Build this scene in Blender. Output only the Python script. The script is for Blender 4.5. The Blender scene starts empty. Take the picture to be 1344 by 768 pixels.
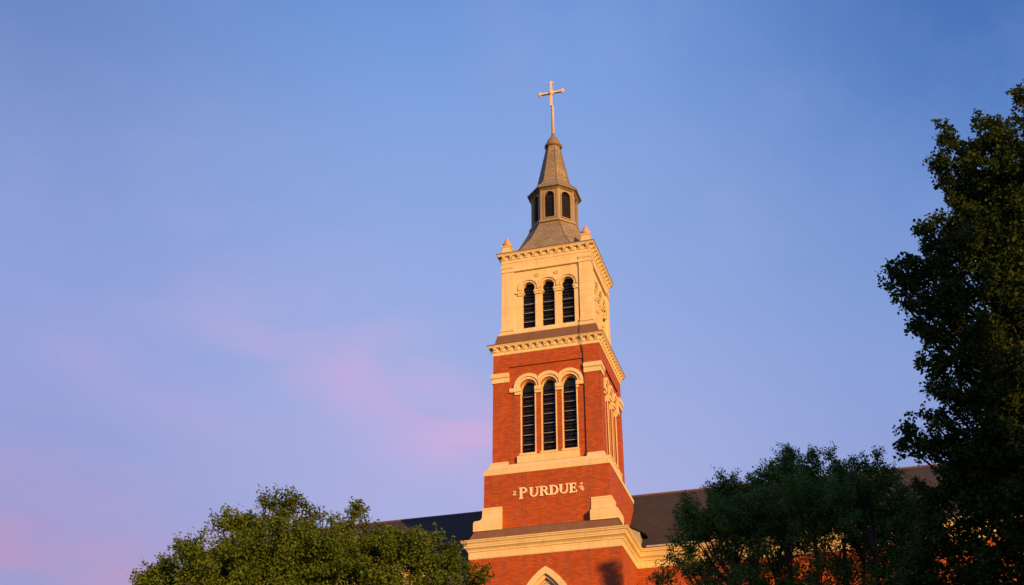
import bpy, math, random
import numpy as np
from mathutils import Vector
from mathutils.geometry import tessellate_polygon
R_ = math.radians
scene = bpy.context.scene
COL = scene.collection
random.seed(4)

# ------------------------------------------------------------ camera, sky, sun, exposure
cam_d = bpy.data.cameras.new('camera'); cam = bpy.data.objects.new('camera', cam_d); COL.objects.link(cam)
cam_d.sensor_width = 36; cam_d.lens = 36 * 1620.15 / 1344
cam_d.clip_start = .1; cam_d.clip_end = 6000
cam.location = (15.069, -60.836, 1.6)
cam.rotation_euler = (R_(90 + 30.381), 0, R_(16.302))
scene.camera = cam

SUN_AZ, SUN_EL = 132.0, 9.0            # degrees, clockwise from +Y
sdir = Vector((math.sin(R_(SUN_AZ)) * math.cos(R_(SUN_EL)), math.cos(R_(SUN_AZ)) * math.cos(R_(SUN_EL)), math.sin(R_(SUN_EL))))
sl = bpy.data.lights.new('sun', 'SUN'); so = bpy.data.objects.new('sun', sl); COL.objects.link(so)
sl.energy = 5.0; sl.angle = R_(.5); sl.color = (1.0, .53, .15)
so.rotation_euler = (-sdir).to_track_quat('-Z', 'Y').to_euler(); so.location = (60, -60, 60)

scene.view_settings.view_transform = 'Standard'; scene.view_settings.look = 'None'
scene.view_settings.exposure = 0.35; scene.view_settings.gamma = 1

world = bpy.data.worlds.new("World"); scene.world = world; world.use_nodes = True
def build_world():
    nt = world.node_tree; N = nt.nodes; L = nt.links; N.clear()
    out = N.new('ShaderNodeOutputWorld'); bg = N.new('ShaderNodeBackground'); bg.inputs['Strength'].default_value = .10
    L.new(bg.outputs[0], out.inputs[0])
    sky = N.new('ShaderNodeTexSky'); sky.sky_type = 'NISHITA'; sky.sun_disc = False
    sky.sun_elevation = R_(SUN_EL); sky.sun_rotation = R_(SUN_AZ); sky.air_density = 1.0; sky.dust_density = .6; sky.ozone_density = 3.0
    tc = N.new('ShaderNodeTexCoord')
    def math_(op, a, b=None, clamp=False):
        n = N.new('ShaderNodeMath'); n.operation = op; n.use_clamp = clamp
        for i, v in enumerate((a, b)):
            if v is None: continue
            if isinstance(v, (int, float)): n.inputs[i].default_value = v
            else: L.new(v, n.inputs[i])
        return n.outputs[0]
    def dot(vec):
        n = N.new('ShaderNodeVectorMath'); n.operation = 'DOT_PRODUCT'; L.new(tc.outputs['Generated'], n.inputs[0]); n.inputs[1].default_value = vec
        return n.outputs['Value']
    def ramp(v, a, b):
        n = N.new('ShaderNodeMapRange'); n.interpolation_type = 'SMOOTHSTEP'; L.new(v, n.inputs[0])
        n.inputs[1].default_value = a; n.inputs[2].default_value = b
        return n.outputs[0]
    def mix(f, a, b, mode='MIX'):
        n = N.new('ShaderNodeMix'); n.data_type = 'RGBA'; n.blend_type = mode
        if isinstance(f, (int, float)): n.inputs[0].default_value = f
        else: L.new(f, n.inputs[0])
        for s, v in ((6, a), (7, b)):
            if isinstance(v, tuple): n.inputs[s].default_value = (*v, 1)
            else: L.new(v, n.inputs[s])
        return n.outputs[2]
    def rngv(v):
        n = N.new('ShaderNodeMapRange'); L.new(v, n.inputs[0]); n.inputs[1].default_value = .36; n.inputs[2].default_value = .62; n.inputs[3].default_value = .25; n.inputs[4].default_value = 1.25; return n.outputs[0]
    z = dot((0, 0, 1)); w = dot((.96, .281, 0))
    def sky_ramp(stops):
        n = N.new('ShaderNodeValToRGB'); n.color_ramp.interpolation = 'B_SPLINE'; cr = n.color_ramp
        while len(cr.elements) > 1: cr.elements.remove(cr.elements[0])
        for i, (p, c) in enumerate(stops):
            e = cr.elements[0] if i == 0 else cr.elements.new(p)
            e.position = p; e.color = (*[x / 10 for x in c], 1)
        L.new(z, n.inputs[0])
        v = N.new('ShaderNodeVectorMath'); v.operation = 'SCALE'; v.inputs['Scale'].default_value = 10; L.new(n.outputs[0], v.inputs[0])
        return v.outputs[0]
    east = sky_ramp([(.05, (2.6, 2.7, 4.6)), (.30, (2.22, 2.76, 5.33)), (.45, (1.9, 2.8, 5.6)), (.55, (.95, 2.1, 5.0)), (.66, (.25, 1.05, 3.5)), (.80, (.3, .9, 2.9))])
    mid = sky_ramp([(.05, (3.6, 3.3, 5.0)), (.31, (3.5, 3.55, 6.05)), (.40, (3.1, 3.5, 6.1)), (.49, (2.5, 3.35, 6.15)), (.60, (2.0, 3.12, 6.15)), (.69, (1.3, 2.6, 5.75)), (.85, (.5, 1.4, 3.9))])
    west = sky_ramp([(.05, (3.2, 2.7, 4.2)), (.28, (2.5, 2.55, 4.9)), (.36, (2.2, 2.65, 5.2)), (.45, (2.3, 2.95, 5.8)), (.55, (1.75, 2.5, 5.2)), (.64, (1.3, 2.1, 4.7)), (.85, (.4, 1.1, 3.1))])
    c = mix(ramp(w, .02, .40), mid, east)
    c = mix(ramp(w, -.06, -.40), c, west)
    c = mix(.06, c, sky.outputs[0])
    hz = N.new('ShaderNodeTexNoise'); hz.inputs['Scale'].default_value = 5.5; hz.inputs['Detail'].default_value = 8; hz.inputs['Roughness'].default_value = .6
    L.new(tc.outputs['Generated'], hz.inputs['Vector'])
    c = mix(math_('MULTIPLY', ramp(hz.outputs[0], .40, .75), .16), c, (3.3, 3.6, 6.3))       # thin uneven haze
    # soft pink cirrus: low noise-broken patches along a band that slants down towards the east
    mp = N.new('ShaderNodeMapping'); mp.inputs['Rotation'].default_value = (R_(4), R_(14), R_(16)); mp.inputs['Scale'].default_value = (1.0, 1.0, 3.4)
    L.new(tc.outputs['Generated'], mp.inputs[0])
    no = N.new('ShaderNodeTexNoise'); no.inputs['Scale'].default_value = 6.0; no.inputs['Detail'].default_value = 7; no.inputs['Roughness'].default_value = .5
    no.inputs['Distortion'].default_value = .5
    L.new(mp.outputs[0], no.inputs['Vector'])
    wisp = rngv(no.outputs[0])
    for (cw, cz, rw, rz, slant, amt, col) in (
            (-.10, .45, .26, .085, -.25, .22, (3.6, 3.5, 6.1)), (-.30, .36, .20, .07, -.15, .22, (3.5, 3.0, 5.4)),
            (-.065, .418, .085, .036, -.36, .85, (4.9, 3.35, 5.7)), (-.17, .452, .10, .022, -.32, .42, (3.9, 3.2, 5.7)),
            (-.36, .295, .22, .026, -.10, .68, (4.2, 2.5, 4.3)), (-.31, .335, .22, .020, -.20, .32, (3.9, 2.7, 4.9)),
            (-.29, .425, .10, .022, -.28, .38, (3.5, 3.1, 5.8)), (-.01, .70, .03, .07, 0, .22, (2.6, 2.9, 5.4))):
        dw = math_('SUBTRACT', w, cw)
        dz = math_('SUBTRACT', math_('SUBTRACT', z, cz), math_('MULTIPLY', dw, slant))
        q = math_('ADD', math_('POWER', math_('ABSOLUTE', math_('DIVIDE', dw, rw)), 2), math_('POWER', math_('ABSOLUTE', math_('DIVIDE', dz, rz)), 2))
        g = math_('EXPONENT', math_('MULTIPLY', q, -1))
        ahead = ramp(dot((-.281, .96, 0)), .2, .5)
        c = mix(math_('MULTIPLY', math_('MULTIPLY', g, ahead), math_('MULTIPLY', wisp, amt), True), c, col)
    L.new(c, bg.inputs['Color'])
build_world()

# ------------------------------------------------------------ materials
def new_mat(name):
    m = bpy.data.materials.new(name); m.use_nodes = True; nt = m.node_tree
    return m, nt, nt.nodes, nt.links, nt.nodes['Principled BSDF']
def noise(N, L, vec, scale, detail=4, rough=.55):
    n = N.new('ShaderNodeTexNoise'); n.inputs['Scale'].default_value = scale; n.inputs['Detail'].default_value = detail; n.inputs['Roughness'].default_value = rough
    L.new(vec, n.inputs['Vector']); return n.outputs[0]
def mixc(N, L, f, a, b, mode='MIX'):
    n = N.new('ShaderNodeMix'); n.data_type = 'RGBA'; n.blend_type = mode
    if isinstance(f, (int, float)): n.inputs[0].default_value = f
    else: L.new(f, n.inputs[0])
    for s, v in ((6, a), (7, b)):
        if isinstance(v, tuple): n.inputs[s].default_value = (*v, 1)
        else: L.new(v, n.inputs[s])
    return n.outputs[2]
def rng(N, L, v, a, b, c=0, d=1):
    n = N.new('ShaderNodeMapRange'); L.new(v, n.inputs[0])
    for i, x in enumerate((a, b, c, d)): n.inputs[1 + i].default_value = x
    return n.outputs[0]
def wall_uv(N, L):                       # (horizontal run along the wall, height) from the surface direction
    ge = N.new('ShaderNodeNewGeometry'); sp = N.new('ShaderNodeSeparateXYZ'); sn = N.new('ShaderNodeSeparateXYZ')
    L.new(ge.outputs['Position'], sp.inputs[0]); L.new(ge.outputs['True Normal'], sn.inputs[0])
    def m(op, a, b=None):
        n = N.new('ShaderNodeMath'); n.operation = op; L.new(a, n.inputs[0])
        if b is not None: L.new(b, n.inputs[1])
        return n.outputs[0]
    u = m('ADD', m('MULTIPLY', sp.outputs[0], m('ABSOLUTE', sn.outputs[1])), m('MULTIPLY', sp.outputs[1], m('ABSOLUTE', sn.outputs[0])))
    cb = N.new('ShaderNodeCombineXYZ'); L.new(u, cb.inputs[0]); L.new(sp.outputs[2], cb.inputs[1])
    return cb.outputs[0], ge.outputs['Position']
def m_brick(name, c1, c2, mortar):
    m, nt, N, L, b = new_mat(name)
    uv, pos = wall_uv(N, L)
    br = N.new('ShaderNodeTexBrick'); L.new(uv, br.inputs['Vector'])
    br.inputs['Color1'].default_value = (*c1, 1); br.inputs['Color2'].default_value = (*c2, 1); br.inputs['Mortar'].default_value = (*mortar, 1)
    br.inputs['Scale'].default_value = 1; br.inputs['Mortar Size'].default_value = .014; br.inputs['Mortar Smooth'].default_value = .2
    br.inputs['Bias'].default_value = -.1; br.inputs['Brick Width'].default_value = .26; br.inputs['Row Height'].default_value = .098
    n1 = noise(N, L, pos, .55, 5, .6); n2 = noise(N, L, pos, 6.0, 3)
    c = mixc(N, L, rng(N, L, n1, .35, .7, 0, .45), br.outputs[0], tuple(x * .5 for x in c1))
    c = mixc(N, L, rng(N, L, n2, .35, .75, 0, .4), c, tuple(min(1, x * 1.35) for x in c2))
    sm = N.new('ShaderNodeMapping'); sm.inputs['Scale'].default_value = (2.2, 2.2, .16); L.new(pos, sm.inputs[0])
    n4 = noise(N, L, sm.outputs[0], 1.6, 5, .6)
    c = mixc(N, L, rng(N, L, n4, .52, .78, 0, .6), c, (.13, .05, .03))
    L.new(c, b.inputs['Base Color']); b.inputs['Roughness'].default_value = .88
    bp = N.new('ShaderNodeBump'); bp.inputs['Strength'].default_value = .5; bp.inputs['Distance'].default_value = .01
    n3 = noise(N, L, pos, 14, 3)
    L.new(mixc(N, L, .25, br.outputs['Fac'], n3), bp.inputs['Height']); bp.invert = True
    L.new(bp.outputs[0], b.inputs['Normal'])
    return m
def m_stone(name, base, stain, rough=.75, sc=1.2, amt=.5, bump=.15):
    m, nt, N, L, b = new_mat(name)
    ge = N.new('ShaderNodeNewGeometry'); mp = N.new('ShaderNodeMapping'); mp.inputs['Scale'].default_value = (1, 1, .35)
    L.new(ge.outputs['Position'], mp.inputs[0])
    n1 = noise(N, L, mp.outputs[0], sc, 6, .65); n2 = noise(N, L, ge.outputs['Position'], sc * 9, 4)
    c = mixc(N, L, rng(N, L, n1, .42, .72, 0, amt), base, stain)
    c = mixc(N, L, rng(N, L, n2, .5, .8, 0, .3), c, stain)
    if name == 'cream_stone':
        uv, _ = wall_uv(N, L); jb = N.new('ShaderNodeTexBrick'); L.new(uv, jb.inputs['Vector']); jb.inputs['Scale'].default_value = 1
        jb.inputs['Brick Width'].default_value = .92; jb.inputs['Row Height'].default_value = .46; jb.inputs['Mortar Size'].default_value = .009
        jb.inputs['Color1'].default_value = (1, 1, 1, 1); jb.inputs['Color2'].default_value = (.90, .88, .84, 1); jb.inputs['Mortar'].default_value = (.66, .6, .5, 1)
        c = mixc(N, L, .8, c, jb.outputs[0], 'MULTIPLY')
    sm = N.new('ShaderNodeMapping'); sm.inputs['Scale'].default_value = (3.4, 3.4, .22); L.new(ge.outputs['Position'], sm.inputs[0])
    n4 = noise(N, L, sm.outputs[0], 1.7, 5, .65)
    c = mixc(N, L, rng(N, L, n4, .54, .80, 0, .55), c, tuple(x * .6 for x in stain))
    L.new(c, b.inputs['Base Color']); b.inputs['Roughness'].default_value = rough
    bp = N.new('ShaderNodeBump'); bp.inputs['Strength'].default_value = bump; bp.inputs['Distance'].default_value = .02
    L.new(n2, bp.inputs['Height']); L.new(bp.outputs[0], b.inputs['Normal'])
    return m
def m_shingle(name, a, b_, row=.16, wid=.3):
    m, nt, N, L, b = new_mat(name)
    ge = N.new('ShaderNodeNewGeometry'); sp = N.new('ShaderNodeSeparateXYZ'); L.new(ge.outputs['Position'], sp.inputs[0])
    cb = N.new('ShaderNodeCombineXYZ'); L.new(sp.outputs[0], cb.inputs[0]); L.new(sp.outputs[2], cb.inputs[1])
    br = N.new('ShaderNodeTexBrick'); L.new(cb.outputs[0], br.inputs['Vector'])
    br.inputs['Color1'].default_value = (*a, 1); br.inputs['Color2'].default_value = (*b_, 1); br.inputs['Mortar'].default_value = (*[x * .32 for x in a], 1)
    br.inputs['Scale'].default_value = 1; br.inputs['Brick Width'].default_value = wid; br.inputs['Row Height'].default_value = row; br.inputs['Mortar Size'].default_value = .012
    n1 = noise(N, L, ge.outputs['Position'], .5, 5, .6)
    c = mixc(N, L, rng(N, L, n1, .35, .7, 0, .5), br.outputs[0], tuple(x * .6 for x in b_))
    L.new(c, b.inputs['Base Color']); b.inputs['Roughness'].default_value = .85
    bp = N.new('ShaderNodeBump'); bp.inputs['Strength'].default_value = .6; bp.inputs['Distance'].default_value = .02; bp.invert = True
    L.new(br.outputs['Fac'], bp.inputs['Height']); L.new(bp.outputs[0], b.inputs['Normal'])
    return m
def m_plain(name, col, rough=.5, metal=0, spec=.5):
    m, nt, N, L, b = new_mat(name)
    ge = N.new('ShaderNodeNewGeometry'); n1 = noise(N, L, ge.outputs['Position'], 3, 4)
    L.new(mixc(N, L, rng(N, L, n1, .35, .7, 0, .5), col, tuple(x * .6 for x in col)), b.inputs['Base Color'])
    b.inputs['Roughness'].default_value = rough; b.inputs['Metallic'].default_value = metal; b.inputs['Specular IOR Level'].default_value = spec
    return m
def m_leaf(name, dark, light):
    m, nt, N, L, b = new_mat(name)
    ge = N.new('ShaderNodeNewGeometry')
    n1 = noise(N, L, ge.outputs['Position'], .9, 3)
    f = N.new('ShaderNodeMath'); f.operation = 'ADD'; L.new(rng(N, L, n1, .3, .7, 0, .55), f.inputs[0]); L.new(rng(N, L, ge.outputs['Random Per Island'], 0, 1, 0, .45), f.inputs[1])
    c = mixc(N, L, f.outputs[0], dark, light)
    L.new(c, b.inputs['Base Color']); b.inputs['Roughness'].default_value = .62; b.inputs['Specular IOR Level'].default_value = .12
    tr = N.new('ShaderNodeBsdfTranslucent'); L.new(c, tr.inputs[0]); ms = N.new('ShaderNodeMixShader'); ms.inputs[0].default_value = .30
    L.new(b.outputs[0], ms.inputs[1]); L.new(tr.outputs[0], ms.inputs[2]); L.new(ms.outputs[0], N['Material Output'].inputs[0])
    return m
BRICK = m_brick('red_brick', (.53, .098, .010), (.30, .049, .006), (.22, .05, .012))
BRICK_SIDE = BRICK
CREAM = m_stone('cream_stone', (.76, .60, .31), (.60, .43, .20), .8, 1.1, .45)
CREAM_PALE = m_stone('pale_letter_stone', (.82, .72, .50), (.66, .52, .32), .8, 2, .3)
BROWN = m_stone('brown_copper_band', (.19, .095, .042), (.125, .06, .028), .7, 1.5, .6)
SPIRE = m_shingle('spire_slate', (.33, .265, .165), (.23, .185, .12), .20, .34)
SEAM = m_plain('spire_seam_metal', (.24, .165, .09), .6)
LANTERN = m_stone('lantern_paint', (.32, .235, .13), (.21, .15, .085), .6, 2, .5)
SLATE = m_shingle('brown_shingle', (.046, .036, .032), (.032, .026, .025))
GLASS = m_plain('dark_glass', (.010, .009, .011), .3, 0, .3)
SLAT = m_plain('slat_metal', (.30, .29, .29), .5)
DARKSLAT = m_plain('dark_slat', (.008, .007, .008), .9, 0, .1)
CABLE = m_plain('dark_cable', (.02, .016, .014), .6)
CROSS = m_stone('cross_paint', (.74, .60, .42), (.50, .34, .2), .5, 4, .5)
TERRA = m_stone('terracotta', (.60, .36, .20), (.40, .19, .11), .75, 4, .5)
LEAD = m_stone('grey_flashing', (.36, .37, .33), (.2, .19, .15), .6, 3, .6)
TRACERY = m_stone('tracery_stone', (.52, .42, .30), (.38, .29, .19), .8, 3, .5)
BARK = m_stone('bark', (.055, .04, .03), (.03, .022, .017), .9, 5, .7, .6)

# ------------------------------------------------------------ helpers
def tag(o, label=None, cat=None, group=None, kind=None):
    for k, v in (('label', label), ('category', cat), ('group', group), ('kind', kind)):
        if v: o[k] = v
    return o
def empty(name, loc=(0, 0, 0)):
    o = bpy.data.objects.new(name, None); COL.objects.link(o); o.location = loc; o.empty_display_size = .5
    return o
RATIO = .917                               # the tower is a little shallower than wide
class MB:
    def __init__(s): s.v = []; s.f = []
    def add(s, vs, fs):
        b = len(s.v); s.v += [tuple(x) for x in vs]; s.f += [tuple(i + b for i in f) for f in fs]
    def box(s, x0, x1, y0, y1, z0, z1):
        s.add([(x, y, z) for z in (z0, z1) for y in (y0, y1) for x in (x0, x1)], [(0, 2, 3, 1), (4, 5, 7, 6), (0, 1, 5, 4), (1, 3, 7, 5), (3, 2, 6, 7), (2, 0, 4, 6)])
    def tube(s, pts, rad, n=6):
        pts = [Vector(p) for p in pts]; rings = []
        for i, p in enumerate(pts):
            d = (pts[min(i + 1, len(pts) - 1)] - pts[max(i - 1, 0)]).normalized()
            a = d.cross(Vector((0, 0, 1)) if abs(d.z) < .95 else Vector((1, 0, 0))).normalized(); b = d.cross(a)
            r = rad[i] if isinstance(rad, (list, tuple)) else rad
            rings.append([p + a * r * math.cos(2 * math.pi * k / n) + b * r * math.sin(2 * math.pi * k / n) for k in range(n)])
        vs = [q for r in rings for q in r]; fs = []
        for i in range(len(pts) - 1):
            for k in range(n): fs.append((i * n + k, i * n + (k + 1) % n, (i + 1) * n + (k + 1) % n, (i + 1) * n + k))
        fs += [tuple(range(n))[::-1], tuple((len(pts) - 1) * n + k for k in range(n))]
        s.add(vs, fs)
    def lathe(s, prof, n=8, rot=0.0, c=(0, 0), ratio=1.0):
        m = len(prof); vs = []
        for r, z in prof:
            for k in range(n):
                a = rot + 2 * math.pi * k / n; vs.append((c[0] + r * math.cos(a), c[1] + r * math.sin(a) * ratio, z))
        fs = [(i * n + k, i * n + (k + 1) % n, (i + 1) * n + (k + 1) % n, (i + 1) * n + k) for i in range(m - 1) for k in range(n)]
        fs += [tuple(range(n))[::-1], tuple((m - 1) * n + k for k in range(n))]
        s.add(vs, fs)
    def build(s, name, mat, parent=None, smooth=False):
        me = bpy.data.meshes.new(name); me.from_pydata(s.v, [], s.f); me.validate(); me.update(); me.materials.append(mat)
        o = bpy.data.objects.new(name, me); COL.objects.link(o)
        if parent: o.parent = parent
        import bmesh
        bm = bmesh.new(); bm.from_mesh(me); bmesh.ops.recalc_face_normals(bm, faces=bm.faces); bm.to_mesh(me); bm.free()
        if smooth:
            for p in me.polygons: p.use_smooth = True
        return o
def F(k, u, n, z):                         # face k of the tower: u runs along it, n is the distance out from the axis
    x, y = ((u, -n), (n, u), (-u, n), (-n, -u))[k]
    return (x, y * RATIO, z)
def FL(k, u, n, z):                        # for sloped loops of the same faces
    return F(k, u, n, z)
def sweep(mb, prof, closed=True):          # profile (n, z) carried round the square tower
    m = len(prof); vs = []
    for n, z in prof:
        vs += [(-n, -n * RATIO, z), (n, -n * RATIO, z), (n, n * RATIO, z), (-n, n * RATIO, z)]
    fs = [(i * 4 + k, i * 4 + (k + 1) % 4, (i + 1) * 4 + (k + 1) % 4, (i + 1) * 4 + k) for i in range(m - 1) for k in range(4)]
    if closed: fs += [(3, 2, 1, 0), tuple((m - 1) * 4 + k for k in range(4))]
    mb.add(vs, fs)
def prism(mb, k, outer, holes, n0, n1, T=F):    # a flat shape with holes, from depth n0 (inner) to n1 (outer)
    loops = [outer] + list(holes)
    tris = tessellate_polygon([[Vector((u, z, 0)) for u, z in lp] for lp in loops])
    flat = [p for lp in loops for p in lp]; N_ = len(flat)
    vs = [T(k, u, n1, z) for u, z in flat] + [T(k, u, n0, z) for u, z in flat]
    fs = [tuple(t) for t in tris] + [tuple(i + N_ for i in t)[::-1] for t in tris]
    b = 0
    for lp in loops:
        m = len(lp)
        for i in range(m): fs.append((b + i, b + (i + 1) % m, N_ + b + (i + 1) % m, N_ + b + i))
        b += m
    mb.add(vs, fs)
def fbox(mb, k, u0, u1, n0, n1, z0, z1, T=F):
    prism(mb, k, [(u0, z0), (u1, z0), (u1, z1), (u0, z1)], [], n0, n1, T)
def corner_wrap(mb, prof, u0, corners=(0, 1, 2, 3)):   # profile (n, z) along both faces next to each corner, from u0 to the corner
    for c in corners:
        sx, sy = ((-1, -1), (1, -1), (1, 1), (-1, 1))[c]; vs = []; m = len(prof)
        for n, z in prof:
            for x, y in ((u0, n), (n, n), (n, u0), (u0, u0)): vs.append((sx * x, sy * y * RATIO, z))
        fs = [(i * 4 + k, i * 4 + (k + 1) % 4, (i + 1) * 4 + (k + 1) % 4, (i + 1) * 4 + k) for i in range(m - 1) for k in range(4)]
        fs += [(3, 2, 1, 0), tuple((m - 1) * 4 + k for k in range(4))]
        mb.add(vs, fs)
def arch(c, hw, zb, zs, n=14):
    return [(c - hw, zb), (c + hw, zb)] + [(c + hw * math.cos(a), zs + hw * math.sin(a)) for a in [math.pi * i / n for i in range(n + 1)]]
def keyhole(c, hw, zb, zi, r, n=16):       # jambs, small cusps at the imposts, then a round head wider than the neck
    pts = [(c - hw, zb), (c + hw, zb), (c + hw, zi), (c + hw * .72, zi + .05), (c + hw * .72, zi + .13)]
    zc = zi + .16 + r * .55
    a0 = -math.asin(.5)
    for i in range(n + 1):
        a = a0 + (math.pi - 2 * a0) * i / n; pts.append((c + r * math.cos(a), zc + r * math.sin(a)))
    pts += [(c - hw * .72, zi + .13), (c - hw * .72, zi + .05), (c - hw, zi)]
    return pts
def ring_seg(c, zs, r0, r1, a0, a1, n=18, lim=None):
    A = [a0 + (a1 - a0) * i / n for i in range(n + 1)]
    def cl(u): return u if lim is None else min(max(u, lim[0]), lim[1])
    return [(cl(c + r1 * math.cos(a)), zs + r1 * math.sin(a)) for a in A] + [(cl(c + r0 * math.cos(a)), zs + r0 * math.sin(a)) for a in reversed(A)]

# ------------------------------------------------------------ ground (all of it lies below the frame)
def m_ground():
    m, nt, N, L, b = new_mat('lawn'); ge = N.new('ShaderNodeNewGeometry'); n1 = noise(N, L, ge.outputs['Position'], .4, 6, .6); n2 = noise(N, L, ge.outputs['Position'], 12, 4)
    c = mixc(N, L, n1, (.035, .06, .02), (.06, .085, .03)); c = mixc(N, L, rng(N, L, n2, .4, .7, 0, .5), c, (.03, .045, .016))
    L.new(c, b.inputs['Base Color']); b.inputs['Roughness'].default_value = .95; return m
mb = MB(); mb.add([(-2500, -2500, 0), (2500, -2500, 0), (2500, 2500, 0), (-2500, 2500, 0)], [(0, 1, 2, 3)])
tag(mb.build('ground', m_ground()), kind='structure')
mb = MB(); mb.add([(-30, -66, .004), (60, -66, .004), (60, -57, .004), (-30, -57, .004)], [(0, 1, 2, 3)])
mb.add([(-2, -57, .004), (2, -57, .004), (2, -3.6, .004), (-2, -3.6, .004)], [(0, 1, 2, 3)])
tag(mb.build('path', m_stone('paving', (.30, .27, .23), (.2, .18, .16), .9, .8, .5)), kind='structure')

# ------------------------------------------------------------ the bell tower
tower = tag(empty('bell_tower'), 'tall red brick and cream bell tower with lantern spire, cross and carved lettering', 'bell tower')
W0, W1, W2, W3 = 3.9, 3.345, 2.999, 2.628

# ---- base stage
def pointed(c, a, r, zs, zb, n=12):
    pts = [(c - a, zb), (c + a, zb)]
    th = math.acos((r - a) / r)
    for i in range(n + 1): t = th * i / n; pts.append((c + a - r + r * math.cos(t), zs + r * math.sin(t)))
    for i in range(n - 1, -1, -1): t = th * i / n; pts.append((c - a + r - r * math.cos(t), zs + r * math.sin(t)))
    return pts
mb = MB()
for k in range(4):
    lim = W0 if k % 2 == 0 else W0 - .6
    hole = pointed(.04, 1.42, 2.9, 18.08, 9.5)
    prism(mb, k, [(-lim, 0), (lim, 0), (lim, 21.36), (-lim, 21.36)], [hole], W0 - .6, W0)
mb.build('base_stage', BRICK, tower)
def ring_between(mb, k, outer, inner, n0, n1): prism(mb, k, outer, [inner], n0, n1)
for k in (0, 2):
    fr = MB(); ring_between(fr, k, pointed(.04, 1.52, 3.0, 18.08, 9.4), pointed(.04, 1.2, 2.72, 18.08, 9.7), W0 - .12, W0 + .07)
    ring_between(fr, k, pointed(.04, 1.198, 2.718, 18.08, 9.702), pointed(.04, 1.05, 2.58, 18.08, 9.85), W0 - .3, W0 - .08)
    w = fr.build('pointed_window', CREAM, tower)
    t = MB(); prism(t, k, pointed(.04, 1.045, 2.575, 18.08, 9.86), [pointed(-.46, .4, .95, 17.7, 10), pointed(.54, .4, .95, 17.7, 10),
        [(.04 + .33 * math.cos(a), 19.0 + .33 * math.sin(a)) for a in [2 * math.pi * i / 16 for i in range(16)]]], W0 - .34, W0 - .26)
    for s in (-1, 1):                                  # curved bars of the tracery head
        for rr in (.5, .75):
            pts = [(.04 + s * (.05 + rr * math.cos(a)) * .8, 19.25 + rr * math.sin(a) * .9) for a in [math.pi * .5 * i / 8 for i in range(9)]]
            for a, b in zip(pts[:-1], pts[1:]):
                dz = .022
                prism(t, k, [(a[0], a[1] - dz), (b[0], b[1] - dz), (b[0], b[1] + dz), (a[0], a[1] + dz)], [], W0 - .27, W0 - .22)
    t.build('tracery', TRACERY, w)
    g = MB(); prism(g, k, pointed(.04, 1.04, 2.57, 18.08, 9.87), [], W0 - .48, W0 - .44); g.build('pane', GLASS, w)

def cornice_profile(w, z):
    return [(w - .45, z - .92), (w + .03, z - .92), (w + .03, z - .90), (w + .045, z - .88), (w + .045, z - .56), (w + .09, z - .54), (w + .09, z - .50), (w + .12, z - .44), (w + .20, z - .37), (w + .24, z - .36), (w + .24, z - .30),
            (w + .27, z - .26), (w + .30, z - .16), (w + .36, z - .13), (w + .36, z - .09), (w + .412, z - .04), (w + .412, z), (w - .1, z + .03)]
mb = MB(); sweep(mb, cornice_profile(W0, 22.27)); mb.build('main_cornice', CREAM, tower)
mb = MB(); sweep(mb, [(3.99, 22.285), (3.99, 22.33), (3.95, 22.36), (3.72, 22.86), (3.62, 22.90), (3.30, 23.06)]); mb.build('roof_skirt', BROWN, tower)

# ---- lettered stage
mb = MB(); sweep(mb, [(W1, 22.3), (W1, 26.08)]); mb.build('lettered_stage', BRICK, tower)
con = [(3.2, 22.86), (3.78, 22.86), (3.78, 23.30), (3.76, 23.38), (3.70, 23.44), (3.56, 23.49), (3.46, 23.57), (3.415, 23.70), (3.40, 24.08), (3.42, 24.10), (3.42, 24.17), (3.39, 24.2), (3.3, 24.22)]
for c in range(4):
    mb = MB(); corner_wrap(mb, con, 2.34, (c,)); mb.build('scroll_block', CREAM, tower)
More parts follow.
